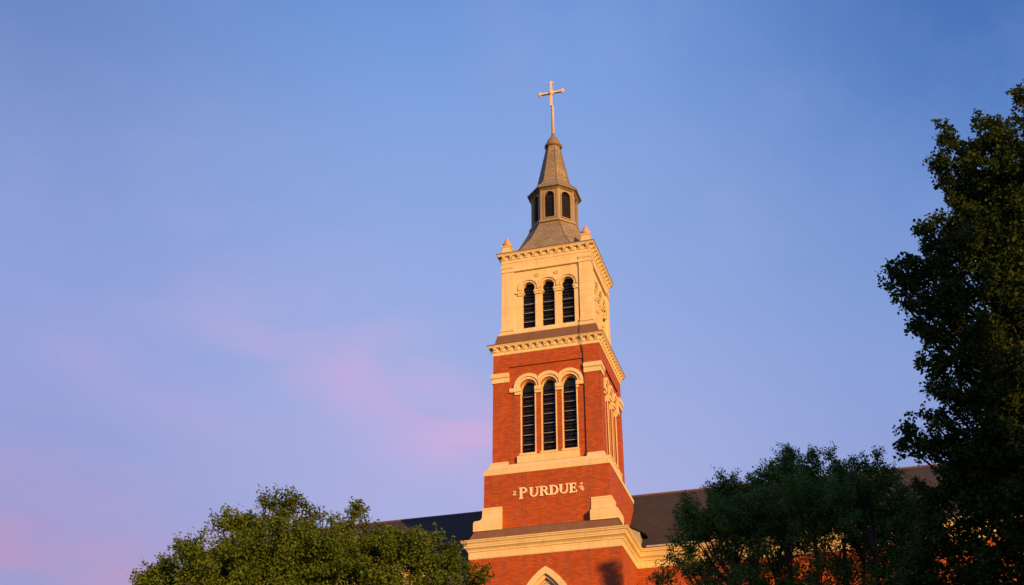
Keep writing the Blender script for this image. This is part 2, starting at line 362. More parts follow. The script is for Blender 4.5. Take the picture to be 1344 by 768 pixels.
# letters cut in pale stone
def strip(mb, pts, n1): prism(mb, 0, pts, [], W1 - .02, n1)
def ellarc(cx, cz, rx, rz, tx, tz, a0, a1, n=14):
    A = [R_(a0 + (a1 - a0) * i / n) for i in range(n + 1)]
    return [(cx + rx * math.cos(a), cz + rz * math.sin(a)) for a in A] + [(cx + (rx - tx) * math.cos(a), cz + (rz - tz) * math.sin(a)) for a in reversed(A)]
def letter(ch, u, z, w, h):
    mb = MB(); st = .125; thin = .06; sf = .05; e = [W1 + .05]
    def nn(): e[0] += .003; return e[0]
    def rect(a, b, c, d): strip(mb, [(u + a, z + c), (u + b, z + c), (u + b, z + d), (u + a, z + d)], nn())
    def serif(cx, zz, hw, up): 
        y0, y1 = (zz - sf, zz) if up else (zz, zz + sf)
        rect(cx - hw, cx + hw, y0, y1)
    x0 = .06; xs = x0 + st
    if ch in 'PR':
        rect(x0, xs, 0, h); serif((x0 + xs) / 2, 0, .1, False); rect(x0 - .05, x0 + .02, h - sf, h)
        zc = h * .74; rz = h * .26; cx = u + xs + .05
        strip(mb, ellarc(cx, z + zc, w - xs - .06, rz, .1, thin, -90, 90), nn()); rect(xs - .01, xs + .055, h - thin, h); rect(xs - .01, xs + .055, zc - rz, zc - rz + thin)
        if ch == 'R':
            strip(mb, [(u + xs + .06, z + h * .5), (u + xs + .19, z + h * .5), (u + w + .04, z), (u + w - .09, z)], nn()); serif(w - .01, 0, .06, False)
    if ch == 'D':
        rect(x0, xs, 0, h); rect(x0 - .05, x0 + .02, 0, sf); rect(x0 - .05, x0 + .02, h - sf, h)
        strip(mb, ellarc(u + xs + .03, z + h / 2, w - xs - .02, h / 2, .11, thin, -90, 90), nn()); rect(xs - .01, xs + .035, 0, thin); rect(xs - .01, xs + .035, h - thin, h)
    if ch == 'U':
        rx = (w - x0 - .02) / 2; cx = x0 + rx
        strip(mb, ellarc(u + cx, z + .2, rx, .2, .09, .06, 180, 360), nn()); rect(x0, x0 + st, .2, h); rect(w - .02 - .06, w - .02, .2, h)
        serif(x0 + st / 2, h, .1, True); serif(w - .05, h, .085, True)
    if ch == 'E':
        rect(x0, xs, 0, h); rect(x0 - .05, x0 + .02, 0, sf); rect(x0 - .05, x0 + .02, h - sf, h)
        rect(xs - .01, w, 0, thin); rect(xs - .01, w - .04, h - thin, h); rect(xs - .01, w - .1, h * .5 - thin / 2, h * .5 + thin / 2)
        rect(w - .05, w, .03, .14); rect(w - .09, w - .04, h - .14, h - .03); rect(w - .13, w - .09, h * .5 - .08, h * .5 + .08)
    return mb
for ch, u, w, z, h in (('P', -1.46, .46, 24.50, .62), ('U', -.92, .50, 24.55, .52), ('R', -.37, .47, 24.55, .52), ('D', .15, .49, 24.55, .52), ('U', .66, .50, 24.55, .52), ('E', 1.20, .42, 24.55, .52)):
    letter(ch, u, z, w, h).build('letter', CREAM_PALE, tower)
orn = MB()                                             # small marks either side of the word
strip(orn, ellarc(-1.70, 24.91, .07, .07, .035, .035, -40, 170, 8), W1 + .04)
strip(orn, [(-1.665, 24.885), (-1.63, 24.86), (-1.72, 24.76), (-1.77, 24.76)], W1 + .043); strip(orn, [(-1.77, 24.735), (-1.60, 24.735), (-1.60, 24.775), (-1.77, 24.775)], W1 + .046)
orn.build('carved_mark', CREAM_PALE, tower)
orn = MB()
for a, b in ((1.72, 24.78), (1.80, 24.96), (1.80, 24.83)): strip(orn, [(a, b), (a + .05, b), (a + .05, b + .07), (a, b + .07)], W1 + .04)
strip(orn, [(1.86, 24.95), (1.90, 24.95), (1.905, 25.06), (1.87, 25.06)], W1 + .04)
strip(orn, [(1.90, 24.58), (1.945, 24.58), (1.945, 24.86), (1.90, 24.86)], W1 + .04); strip(orn, [(1.80, 24.67), (2.0, 24.67), (2.0, 24.705), (1.80, 24.705)], W1 + .043)
strip(orn, [(1.80, 24.70), (1.835, 24.70), (1.87, 24.86), (1.835, 24.86)], W1 + .046)
orn.build('carved_mark', CREAM_PALE, tower)

mb = MB(); sweep(mb, [(W1 - .3, 25.96), (W1 + .03, 25.96), (W1 + .04, 26.02), (W1 + .04, 26.18), (W1 + .0, 26.24), (W1 - .16, 26.42), (W1 - .22, 26.55), (W1 - .3, 26.6), (2.6, 26.62)]); mb.build('belt_course', CREAM, tower)

# ---- arched brick stage
C2X = (-1.03, .12, 1.27); HW2 = .375; ZB2, ZS2 = 27.12, 31.04
def posts(mb, w, u0, z0, z1):
    for sx in (-1, 1):
        for sy in (-1, 1):
            a, b = sorted((sx * u0, sx * w)); c, d = sorted((sy * u0 * RATIO, sy * w * RATIO)); mb.box(a, b, c, d, z0, z1)
mb = MB(); posts(mb, W2, 2.13, 26.4, 33.18)
for k in range(4):
    fbox(mb, k, -2.13, 2.13, 2.135, W2 - .002, 32.34, 33.18)
    hs = [arch(c, HW2 + .02, ZB2 - .06, ZS2) for c in C2X]
    prism(mb, k, [(-2.128, 26.4), (2.128, 26.4), (2.128, 32.34), (-2.128, 32.34)], hs, W2 - .52, W2 - .09)
mb.build('arched_brick_stage', BRICK, tower)
mb = MB(); mb.box(-2.0, 2.0, -2.0 * RATIO, 2.0 * RATIO, 22.4, 39.4); mb.build('inner_core', DARKSLAT, tower)
for c in range(4):
    mb = MB(); corner_wrap(mb, [(2.9, 26.56), (W2 + .09, 26.56), (W2 + .09, 26.70), (W2 + .05, 26.78), (W2 - .1, 26.80)], 2.12, (c,)); mb.build('pilaster_base', CREAM, tower)
    mb = MB(); corner_wrap(mb, [(2.8, 31.43), (W2 + .05, 31.43), (W2 + .05, 31.68), (W2 + .055, 31.685), (W2 + .06, 31.70), (W2 + .11, 31.72), (W2 + .12, 31.95), (W2 + .08, 32.0), (2.8, 32.01)], 2.10, (c,)); mb.build('pilaster_capital', CREAM, tower)
NP = W2 - .09
for k in range(4):
    for i, c in enumerate(C2X):
        a = MB(); lim = (-9 if i == 0 else c - .573, 9 if i == 2 else c + .573)
        e = .003 * i
        prism(a, k, ring_seg(c, ZS2, .60, .79, 0, math.pi, lim=lim), [], NP - .02, NP + .12 + e)
        prism(a, k, ring_seg(c, ZS2, .46, .597, 0, math.pi, lim=lim), [], NP - .02, NP + .06 + e)
        prism(a, k, ring_seg(c, ZS2, HW2 - .01, .458, 0, math.pi), [], NP - .3, NP - .06 + e)
        a.build('arch_moulding', CREAM, tower)
    spans = [(-2.06, C2X[0] - HW2 + .0), (C2X[0] + HW2, C2X[1] - HW2), (C2X[1] + HW2, C2X[2] - HW2), (C2X[2] + HW2, 2.06)]
    for i, (p, q) in enumerate(spans):
        a = MB(); p0 = p + .28 if i == 0 else p; q0 = q - .28 if i == 3 else q
        fbox(a, k, p, q, NP - .2, NP + .13, 30.78, 31.02); fbox(a, k, p0 if i else p + .28, q0, NP - .2, NP + .08, 30.62, 30.778)
        a.build('impost', CREAM, tower)
    for i, c in enumerate(C2X):
        for s in (-1, 1):
            a = MB(); u0, u1 = sorted((c + s * (HW2 - .01), c + s * (HW2 + .06))); fbox(a, k, u0, u1, NP - .05, NP + .006, 27.132, 30.615)
            a.build('window_jamb', CREAM, tower)
    a = MB()
    fbox(a, k, -1.62, 1.74, NP - .3, NP + .17, 26.60, 27.02)
    for c in C2X: fbox(a, k, c - .46, c + .46, NP - .3, NP + .20, 27.022, 27.13)
    fbox(a, k, -1.62, 1.74, NP - .1, NP + .12, 26.5, 26.598)
    a.build('window_sill', CREAM, tower)
def louvre_window(k, outline, c, hw, z0, z1, nglass, bars, name='louvred_window'):
    g = MB(); prism(g, k, outline, [], nglass - .04, nglass); w = g.build(name, GLASS, tower)
    s = MB(); z = z0 + .1
    while z < z1:
        prism(s, k, [(c - hw, z), (c + hw, z), (c + hw, z + .025), (c - hw, z + .025)], [], nglass + .01, nglass + .07); z += .2
    s.build('louvre_slats', DARKSLAT, w)
    for z in (bars if k < 2 else ()):
        s = MB(); vs = [F(k, u, n, zz) for u in (c - hw, c + hw) for n, zz in ((nglass + .075, z), (nglass + .14, z - .03), (nglass + .145, z + .0), (nglass + .08, z + .03))]
        s.add(vs, [(0, 1, 2, 3), (7, 6, 5, 4), (0, 4, 5, 1), (1, 5, 6, 2), (2, 6, 7, 3), (3, 7, 4, 0)])
        s.build('glazing_bar', SLAT, w)
for k in range(4):
    for c in C2X:
        louvre_window(k, arch(c, HW2 + .015, ZB2, ZS2), c, HW2 - .01, ZB2, ZS2 - .05, NP - .33, [27.75 + .56 * i for i in range(6)])

# ---- cornices with brackets
def small_cornice(w, z, nb, top):
    mb = MB()
    sweep(mb, [(w - .3, z - .60), (w + .02, z - .60), (w + .03, z - .56), (w + .03, z - .42), (w + .06, z - .40), (w + .06, z - .17), (w + .22, z - .165), (w + .23, z - .10), (w + .26, z - .08), (w + .278, z - .02), (w + .278, z), (w - .1, z + .03)])
    o = mb.build('bracketed_cornice', CREAM, tower)
    b = MB(); sweep(b, [(w + .284, z - .035), (w + .295, z - .03), (w + .295, z + .02), (w + .2, z + .05), (w - .1, z + .06)], closed=True)
    b.build('cornice_flashing', BROWN, o)
    src = {}
    for k in range(4):
        for i in range(nb):
            u = -w + .13 + (2 * w - .26) * i / (nb - 1)
            m = MB(); hw = .085
            pr = [(w + .05, z - .40), (w + .10, z - .39), (w + .12, z - .31), (w + .19, z - .25), (w + .205, z - .168), (w + .05, z - .168)]
            vs = [F(k, u + s * hw, n, zz) for s in (-1, 1) for n, zz in pr]; q = len(pr)
            m.add(vs, [tuple(range(q)), tuple(range(q, 2 * q))[::-1]] + [(j, (j + 1) % q, q + (j + 1) % q, q + j) for j in range(q)])
            m.build('bracket', CREAM, o)
    return o
small_cornice(W2, 33.73, 15, None)
mb = MB(); sweep(mb, [(2.98, 33.79), (2.96, 33.82), (2.84, 34.38), (2.84, 34.45), (2.6, 34.47)]); mb.build('roof_skirt', BROWN, tower)

# ---- cream belfry
C3X = (-1.05, .09, 1.23); HW3 = .38; ZB3 = 34.87
mb = MB(); posts(mb, W3, 1.93, 34.4, 39.3)
for k in range(4):
    fbox(mb, k, -1.93, 1.93, 1.935, W3 - .002, 38.78, 39.3)
    prism(mb, k, [(-1.928, 34.4), (1.928, 34.4), (1.928, 38.78), (-1.928, 38.78)], [keyhole(c, HW3, ZB3, 37.12, .36) for c in C3X], W3 - .5, W3 - .08)
mb.build('belfry_stage', CREAM, tower)
mb = MB(); sweep(mb, [(2.5, 34.46), (W3 + .15, 34.46), (W3 + .15, 34.58), (W3 + .10, 34.63), (W3 + .03, 34.75), (W3 - .06, 34.79)]); mb.build('belfry_plinth', CREAM, tower)
N3 = W3 - .08
mb = MB(); sweep(mb, [(W3 - .02, 38.62), (W3 + .04, 38.64), (W3 + .05, 38.72), (W3 + .03, 38.78), (W3 - .02, 38.80)]); mb.build('string_moulding', CREAM, tower)
for c in range(4):
    mb = MB(); corner_wrap(mb, [(2.5, 38.90), (W3 + .03, 38.90), (W3 + .06, 38.96), (W3 + .06, 39.04), (2.5, 39.06)], 1.92, (c,)); mb.build('pilaster_capital', CREAM, tower)
    mb = MB(); corner_wrap(mb, [(2.5, 34.79), (W3 + .05, 34.79), (W3 + .05, 34.93), (W3 + .02, 34.98), (2.5, 34.99)], 1.91, (c,)); mb.build('pilaster_base', CREAM, tower)
for k in range(4):
    for i, c in enumerate(C3X):
        a = MB(); lim = (-9 if i == 0 else c - .568, 9 if i == 2 else c + .568); e = .003 * i
        prism(a, k, ring_seg(c, 37.47, .50, .60, R_(-12), R_(192), lim=lim), [], N3 - .02, N3 + .075 + e)
        prism(a, k, ring_seg(c, 37.47, .37, .43, R_(-22), R_(202)), [], N3 - .02, N3 + .045 + e)
        a.build('arch_moulding', CREAM, tower)
    for i, (p, q) in enumerate([(-1.80, C3X[0] - HW3 + .05), (C3X[0] + HW3 - .05, C3X[1] - HW3 + .05), (C3X[1] + HW3 - .05, C3X[2] - HW3 + .05), (C3X[2] + HW3 - .05, 1.72)]):
        a = MB(); fbox(a, k, p, q, N3 - .22, N3 + .11, 37.14, 37.25)
        if i == 0: fbox(a, k, q - .30, q - .02, N3 - .2, N3 + .07, 37.0, 37.138)
        elif i == 3: fbox(a, k, p + .02, p + .30, N3 - .2, N3 + .07, 37.0, 37.138)
        else: fbox(a, k, p + .02, q - .02, N3 - .2, N3 + .07, 37.0, 37.138)
        a.build('impost', CREAM, tower)
    for c in (-.54, .60):                                # carved rosettes above the piers
        a = MB()
        for j in range(6):
            an = R_(60 * j); cu, cz = c + .11 * math.cos(an), 38.28 + .11 * math.sin(an)
            prism(a, k, [(cu + .055 * math.cos(t), cz + .055 * math.sin(t)) for t in [R_(60 * i) for i in range(6)]], [], N3 - .01, N3 + .04 + .002 * j)
        prism(a, k, [(c + .045 * math.cos(t), 38.28 + .045 * math.sin(t)) for t in [R_(60 * i) for i in range(6)]], [], N3 - .01, N3 + .07)
        a.build('rosette', CREAM, tower)
    for c in C3X:
        louvre_window(k, keyhole(c, HW3 + .03, ZB3 - .03, 37.12, .385), c, HW3, ZB3, 37.9, N3 - .30, [35.35, 35.93, 36.5])
# carved swags running down the right-hand face
sw = MB()
for (u, z) in ((-1.5, 37.9), (-1.46, 37.7), (-1.52, 37.5), (-1.44, 36.9), (-1.5, 36.72), (1.5, 37.9), (1.46, 37.7), (1.5, 37.5), (1.45, 36.9), (-.6, 36.3), (.62, 36.0)):
    for j in range(4):
        an = R_(90 * j + 30); prism(sw, 1, [(u + .07 * math.cos(an) + .06 * math.cos(t), z + .07 * math.sin(an) + .07 * math.sin(t)) for t in [R_(60 * i) for i in range(6)]], [], N3 - .01, N3 + .06 + .004 * j)
sw.build('carved_swags', CREAM, tower)
small_cornice(W3, 39.86, 12, None)

# ---- cable down the front, kinking over the mouldings
mb = MB()
pts = [(1.90, W3 + .02, 39.0), (1.90, W3 + .03, 38.6), (1.905, N3 + .05, 38.4), (1.90, N3 + .05, 35.0), (1.90, W3 + .19, 34.7), (1.93, W2 + .02, 34.0), (1.98, W2 + .33, 33.8), (2.0, W2 + .31, 33.55), (2.03, W2 + .07, 33.1), (2.10, W2 + .04, 32.6), (2.115, NP + .05, 32.0), (2.12, NP + .05, 29.5), (2.12, NP + .05, 26.9), (2.12, NP + .25, 26.6)]
mb.tube([F(0, *p) for p in pts], [.012] * 5 + [.02] * 4 + [.04] * 5, 5); mb.build('conductor_cable', CABLE, tower)

# ---- pyramid roof, lantern, spire
mb = MB(); n, z0 = 2.62, 39.93
rings = [(2.70, 1.55, 39.93), (2.66, 1.5, 40.02), (2.02, 1.0, 41.1), (1.62, .72, 42.0), (1.40, .58, 42.50)]
vs = []
for a, h, z in rings:
    vs += [(x, y * (RATIO if a > 1.45 else .96), z) for x, y in ((a, -h), (a, h), (h, a), (-h, a), (-a, h), (-a, -h), (-h, -a), (h, -a))]
fs = [(i * 8 + k, i * 8 + (k + 1) % 8, (i + 1) * 8 + (k + 1) % 8, (i + 1) * 8 + k) for i in range(4) for k in range(8)] + [tuple(range(8))[::-1], tuple(range(32, 40))]
mb.add(vs, fs); pyr = mb.build('pyramid_roof', SPIRE, tower)
s = MB()
for k in range(8): s.tube([vs[i * 8 + k] for i in range(5)], .03, 5)
s.build('hip_seams', SEAM, pyr)
for sx in (-1, 1):
    for sy in (-1, 1):
        c = (sx * 2.36, sy * 2.42 * RATIO); f = MB()
        f.lathe([(.40, 39.88), (.40, 40.02), (.34, 40.05), (.33, 40.36), (.40, 40.40), (.40, 40.48), (.28, 40.53)], 4, R_(45), c)
        fo = f.build('corner_finial', CREAM, tower)
        f = MB(); f.lathe([(.24, 40.53), (.30, 40.60), (.28, 40.70), (.16, 40.78), (.19, 40.84), (.16, 40.92), (.07, 40.98), (.10, 41.04), (.05, 41.11), (.01, 41.15)], 10, 0, c)
        f.build('urn', TERRA, fo, True)
ROT = R_(22.5); CR = 1 / math.cos(ROT)
lan = MB(); lan.lathe([(1.40 * CR, 42.44), (1.46 * CR, 42.46), (1.46 * CR, 42.58), (1.36 * CR, 42.66), (1.2 * CR, 42.66)], 8, ROT)
for k in range(8):                                       # eight panels, each with an arched opening, butted at the corners
    an = R_(45 * k)
    def T(_, u, n, z, an=an): return (n * math.cos(an) - u * math.sin(an), n * math.sin(an) + u * math.cos(an), z)
    hwp = 1.13 * math.tan(ROT)
    prism(lan, 0, [(-hwp, 42.662), (hwp, 42.662), (hwp, 44.86), (-hwp, 44.86)], [arch(0, .30, 42.82, 44.38, 10)], 1.13, 1.30, T)
    for s_ in (-1, 1):
        u0, u1 = sorted((s_ * .43, s_ * 1.335 * math.tan(ROT))); prism(lan, 0, [(u0, 42.662), (u1, 42.662), (u1, 44.858), (u0, 44.858)], [], 1.302, 1.335 + .002 * (k % 2), T)
lantern = lan.build('lantern', LANTERN, tower)
for k in range(8):
    an = R_(45 * k)
    def T(_, u, n, z, an=an): return (n * math.cos(an) - u * math.sin(an), n * math.sin(an) + u * math.cos(an), z)
    w = MB(); prism(w, 0, arch(0, .298, 42.822, 44.38, 10), [], 1.14, 1.17, T); wo = w.build('arched_louvre', GLASS, lantern)
    w = MB()
    for j in range(12): prism(w, 0, [(-.29, 42.87 + .13 * j), (.29, 42.87 + .13 * j), (.29, 42.9 + .13 * j), (-.29, 42.9 + .13 * j)], [], 1.172, 1.225, T)
    w.build('louvre_slats', CABLE, wo)
    w = MB(); prism(w, 0, arch(0, .365, 42.755, 44.38, 10), [arch(0, .305, 42.815, 44.38, 10)], 1.29, 1.345, T); w.build('frame', LANTERN, wo)
mb = MB(); mb.lathe([(1.2, 44.84), (1.36 * CR, 44.84), (1.42 * CR, 44.90), (1.54 * CR, 44.93), (1.56 * CR, 45.02), (1.18 * CR, 45.42), (1.03 * CR, 45.68), (.98 * CR, 45.74), (.95 * CR, 45.9), (.40 * CR, 48.86)], 8, ROT)
sp = mb.build('spire', SPIRE, tower)
s = MB()
for k in range(8):
    a = ROT + R_(45 * k)
    s.tube([(r * CR * math.cos(a), r * CR * math.sin(a), z) for r, z in ((1.56, 45.02), (1.18, 45.42), (1.03, 45.68), (.95, 45.9), (.40, 48.86))], .028, 5)
s.build('seams', SEAM, sp)
mb = MB(); mb.lathe([(.3, 48.80), (.50, 48.84), (.57, 48.92), (.56, 49.0), (.46, 49.06), (.46, 49.14), (.40, 49.34), (.28, 49.56), (.17, 49.74), (.12, 49.86), (.12, 49.95)], 16)
mb.build('spire_cap', SEAM, tower, True)
mb = MB(); mb.lathe([(.105, 49.9), (.085, 51.95), (.11, 51.97), (.11, 52.03), (.05, 52.06), (.05, 52.3)], 10); mb.build('cross_pole', CROSS, tower, True)
# cross with budded ends
mb = MB(); d = .07
mb.box(-.07, .07, -d, d, 52.25, 54.2); mb.box(-.78, -.072, -d + .003, d - .003, 53.29, 53.42); mb.box(.072, .78, -d + .003, d - .003, 53.29, 53.42)
def bud(x, z):
    mb.lathe([(.001, z - .08), (.056, z - .06), (.08, z), (.056, z + .06), (.001, z + .08)], 8, 0, (x, 0))
for x, z in ((-.82, 53.355), (-.74, 53.48), (-.74, 53.23), (.82, 53.355), (.74, 53.48), (.74, 53.23), (0, 54.27), (-.12, 54.15), (.12, 54.15)): bud(x, z)
mb.lathe([(.14, 53.2), (.19, 53.35), (.14, 53.5)], 8)
cr = mb.build('cross', CROSS, tower); cr.location = (-.07, 0, 0)

# ------------------------------------------------------------ the long hall behind the tower
hall = tag(empty('church_hall', (12, 4, 0)), 'long red brick church hall with brown shingle roof and cream cornice behind the tower', 'church building')
hall_inv = (-12, -4, 0)
def hb(mb, name, mat, parent=hall):
    off = (-12, -4, 0)
    mb.v = [(x + off[0], y + off[1], z) for x, y, z in mb.v]
    return mb.build(name, mat, parent)
YW, YR, ZR = .15, 4.33, 26.88; YB = 2 * YR - YW; X0, X1 = -24.0, 46.0
WX = [x for x in range(-20, 45, 4) if not (-5 < x < 5)]
def TX(k, u, n, z): return (u, -n, z)                     # front wall: n measured towards the camera
def TB(k, u, n, z): return (-u, n, z)
front = MB()
holes = [arch(x, .8, 13.0, 18.4, 12) for x in WX]
prism(front, 0, [(X0, 0), (X1, 0), (X1, 21.36), (X0, 21.36)], holes, -YW - .5, -YW, TX)
hb(front, 'front_wall', BRICK)
m = MB(); m.box(X0, X0 + .5, YW + .5, YB - .5, 0, 21.36); m.box(X1 - .5, X1, YW + .5, YB - .5, 0, 21.36); m.box(X0, X1, YB - .5, YB, 0, 21.36); hb(m, 'rear_wall', BRICK)
for x in WX:
    w = MB(); prism(w, 0, arch(x, .98, 12.82, 18.4, 12), [arch(x, .78, 13.02, 18.4, 12)], -YW - .1, -YW + .06, TX); wo = hb(w, 'arched_window', CREAM)
    g = MB(); prism(g, 0, arch(x, .79, 13.01, 18.4, 12), [], -YW - .3, -YW - .26, TX); off = (-12, -4, 0); g.v = [(a - 12, b - 4, c) for a, b, c in g.v]; g.build('pane', GLASS, wo)
# cornice: profile swept round the rectangle
m = MB(); vs = []; pr = cornice_profile(0, 22.262)
for n, z in pr: vs += [(X0 - n, YW - n, z), (X1 + n, YW - n, z), (X1 + n, YB + n, z), (X0 - n, YB + n, z)]
q = len(pr); m.add(vs, [(i * 4 + k, i * 4 + (k + 1) % 4, (i + 1) * 4 + (k + 1) % 4, (i + 1) * 4 + k) for i in range(q - 1) for k in range(4)] + [(3, 2, 1, 0), tuple((q - 1) * 4 + k for k in range(4))])
hb(m, 'cornice', CREAM)
m = MB(); e0 = YW - .33; e1 = YB + .33; ze = 22.31
pts = [(X0 - .3, e0, ze), (X1 + .3, e0, ze), (X1 + .3, e1, ze), (X0 - .3, e1, ze), (X0 + 1.7, YR, ZR), (X1 - 1.7, YR, ZR)]
m.add(pts, [(0, 1, 5, 4), (1, 2, 5), (2, 3, 4, 5), (3, 0, 4), (3, 2, 1, 0)]); roof = hb(m, 'roof', SLATE)
m = MB(); m.tube([(X0 + 1.7, YR, ZR + .01), (X1 - 1.7, YR, ZR + .01)], .07, 6); m.v = [(a - 12, b - 4, c) for a, b, c in m.v]; m.build('ridge_cap', m_plain('ridge_metal', (.14, .09, .085), .7), roof)
m = MB(); m.box(4.5, X1, YW - .34, YW - .20, 22.33, 22.42); m.box(X0, -4.5, YW - .34, YW - .20, 22.33, 22.42); m.v = [(a - 12, b - 4, c) for a, b, c in m.v]; m.build('gutter', LEAD, roof)
# small lead-clad cricket where the roof meets the tower
m = MB(); zz = 22.33; yf = -.12
m.add([(3.36, yf, zz), (4.20, yf, zz), (4.20, yf, 23.2), (3.36, yf, 23.66), (3.36, 2.2, zz), (4.20, 2.2, zz), (4.20, 2.2, 23.2), (3.36, 2.2, 23.66)], [(0, 1, 2, 3), (1, 5, 6, 2), (5, 4, 7, 6), (0, 3, 7, 4), (3, 2, 6, 7), (0, 4, 5, 1)])
ck = hb(m, 'roof_cricket', LEAD)
m = MB(); m.add([(3.35, yf - .08, 23.70), (4.50, yf - .08, 23.07), (4.50, 2.3, 23.07), (3.35, 2.3, 23.70), (3.35, yf - .08, 23.76), (4.50, yf - .08, 23.12), (4.50, 2.3, 23.12), (3.35, 2.3, 23.76)], [(0, 1, 2, 3), (4, 7, 6, 5), (0, 4, 5, 1), (1, 5, 6, 2), (2, 6, 7, 3), (3, 7, 4, 0)])
m.v = [(a - 12, b - 4, c) for a, b, c in m.v]; m.build('cap_flashing', CABLE, ck)

# ------------------------------------------------------------ made-up brick hall out of view on the right, added to shade the trees
def build_shade_hall():
    s2 = Vector((.743, -.669, 0)); t2 = Vector((.669, .743, 0)); A = s2 * 62
    o = tag(empty('shade_hall', A), 'unseen red brick hall of two blocks and a lower link, added to shade the right-hand trees', 'added building'); o.rotation_euler = (0, 0, math.atan2(t2.y, t2.x))
    for x0, x1, H in ((-17, -10.0, 27.2), (-7.9, 23.5, 27.2), (-10.0, -7.9, 20.2)):  # lower link shaped to let a strip of sun reach the tall tree
        d = 16 if H > 25 else 12
        w = MB(); w.box(x0, x1, -d, -.3 if H < 25 else 0, 0, H - 3.2); w.build('wall', BRICK, o)
        c = MB(); e = .4 if H > 25 else -.01
        c.box(x0 - .4 * (x0 == -17), x1 + .4 * (x1 == 23.5), -d - .4, e, H - 3.2, H - 2.5); c.build('cornice', CREAM, o)
        r = MB(); i = min(4, (x1 - x0) / 2 - .1); r.add([(x0, -d - .4, H - 2.5), (x1, -d - .4, H - 2.5), (x1, e, H - 2.5), (x0, e, H - 2.5), (x0 + i, -d / 2, H), (x1 - i, -d / 2, H)], [(0, 1, 5, 4), (1, 2, 5), (2, 3, 4, 5), (3, 0, 4), (3, 2, 1, 0)]); r.build('roof', SLATE, o)
        if H < 25: continue
        n = max(1, int((x1 - x0 - 1) / 4)); st = (x1 - x0) / n
        for fz in range(5):
            for fx in range(n):
                x = x0 + st * (fx + .5)
                f = MB(); f.box(x - .75, x + .75, .0, .08, 2 + fz * 4.2, 4.3 + fz * 4.2); fo = f.build('window', CREAM, o)
                p = MB(); p.box(x - .6, x + .6, .06, .1, 2.15 + fz * 4.2, 4.15 + fz * 4.2); p.build('pane', GLASS, fo)
build_shade_hall()

# crown clumps: (x, y, z, radius[, height ratio]) in metres
LEFT_CLUMPS = [(-3.27, -32.21, 12.02, 0.26), (-3.03, -32.05, 12.22, 0.2), (-3.6, -32.42, 11.65, 0.22), (1.37, -29.72, 14.16, 0.13), (1.28, -29.76, 13.97, 0.16), (-0.87, -30.8, 14.01, 0.2), (-0.37, -30.55, 13.96, 0.33), (-0.67, -30.7, 13.4, 0.44), (-0.3, -29.39, 13.8, 0.39), (-1.04, -30.9, 14.27, 0.11), (-0.96, -30.85, 14.14, 0.13), (-0.75, -30.74, 14.34, 0.09), (-0.44, -30.58, 14.34, 0.13), (-0.29, -30.5, 14.31, 0.11), (-0.12, -30.42, 14.16, 0.13), (0.12, -30.3, 13.95, 0.13), (0.4, -30.16, 13.83, 0.13), (0.72, -30.01, 13.76, 0.11), (0.88, -29.94, 13.63, 0.13), (-1.62, -31.21, 13.63, 0.13), (-1.44, -31.11, 13.69, 0.11), (-1.79, -31.31, 13.52, 0.13), (-2.0, -31.43, 13.41, 0.11), (-2.09, -31.48, 13.27, 0.09), (-2.44, -31.69, 12.88, 0.11), (-2.68, -31.83, 12.82, 0.11), (-2.85, -31.94, 12.75, 0.09), (-2.38, -31.66, 12.67, 0.11), (-3.17, -32.14, 12.12, 0.11), (-3.32, -32.24, 11.98, 0.11), (-3.45, -32.32, 11.79, 0.11), (-3.56, -32.4, 11.66, 0.09), (1.55, -29.64, 13.62, 0.16), (1.9, -29.49, 13.41, 0.18), (2.41, -29.28, 13.3, 0.16), (2.97, -29.06, 13.41, 0.13), (3.46, -28.88, 13.38, 0.16), (3.83, -28.75, 13.02, 0.15), (4.04, -28.67, 12.85, 0.13), (2.4, -30.36, 12.79, 0.3), (0.67, -30.03, 13.31, 0.38), (0.03, -30.9, 12.69, 0.74), (-1.27, -31.02, 13.08, 0.44), (-1.78, -31.3, 13.39, 0.33), (-1.45, -31.12, 13.46, 0.36), (1.11, -29.83, 13.42, 0.29), (1.22, -29.78, 13.97, 0.13), (1.31, -29.75, 14.16, 0.11), (1.48, -29.67, 14.17, 0.09), (-0.43, -31.7, 12.09, 0.96), (-1.88, -31.36, 12.22, 0.66), (-2.54, -31.75, 12.53, 0.31), (-2.8, -31.91, 12.67, 0.2), (-2.01, -32.6, 11.79, 0.55), (-3.14, -32.12, 11.85, 0.44), (-3.43, -32.31, 11.65, 0.24), (1.11, -30.93, 12.19, 0.9), (1.65, -29.6, 12.67, 0.84), (2.43, -29.27, 12.85, 0.66), (3.23, -28.97, 13.01, 0.35), (3.12, -29.54, 12.44, 0.7), (3.74, -28.78, 12.67, 0.44), (4.05, -28.67, 12.45, 0.2), (3.56, -28.84, 12.07, 0.61), (4.56, -28.5, 12.26, 0.24), (4.3, -28.59, 12.15, 0.26), (4.87, -28.4, 12.37, 0.11), (2.46, -30.34, 11.51, 0.85), (1.0, -30.99, 11.14, 1.06), (-0.6, -31.79, 11.05, 1.06), (-2.2, -32.13, 10.98, 0.97), (-3.44, -32.32, 10.93, 0.65), (3.28, -28.94, 11.31, 0.87), (0.48, -27.38, 12.89, 0.71), (-1.6, -27.8, 13.3, 1.08), (-2.87, -29.05, 12.45, 1.06), (-0.49, -26.72, 12.23, 1.44), (-0.62, -30.67, 10.33, 1.52), (1.78, -29.54, 10.23, 1.3), (-2.85, -30.77, 10.26, 1.11)]
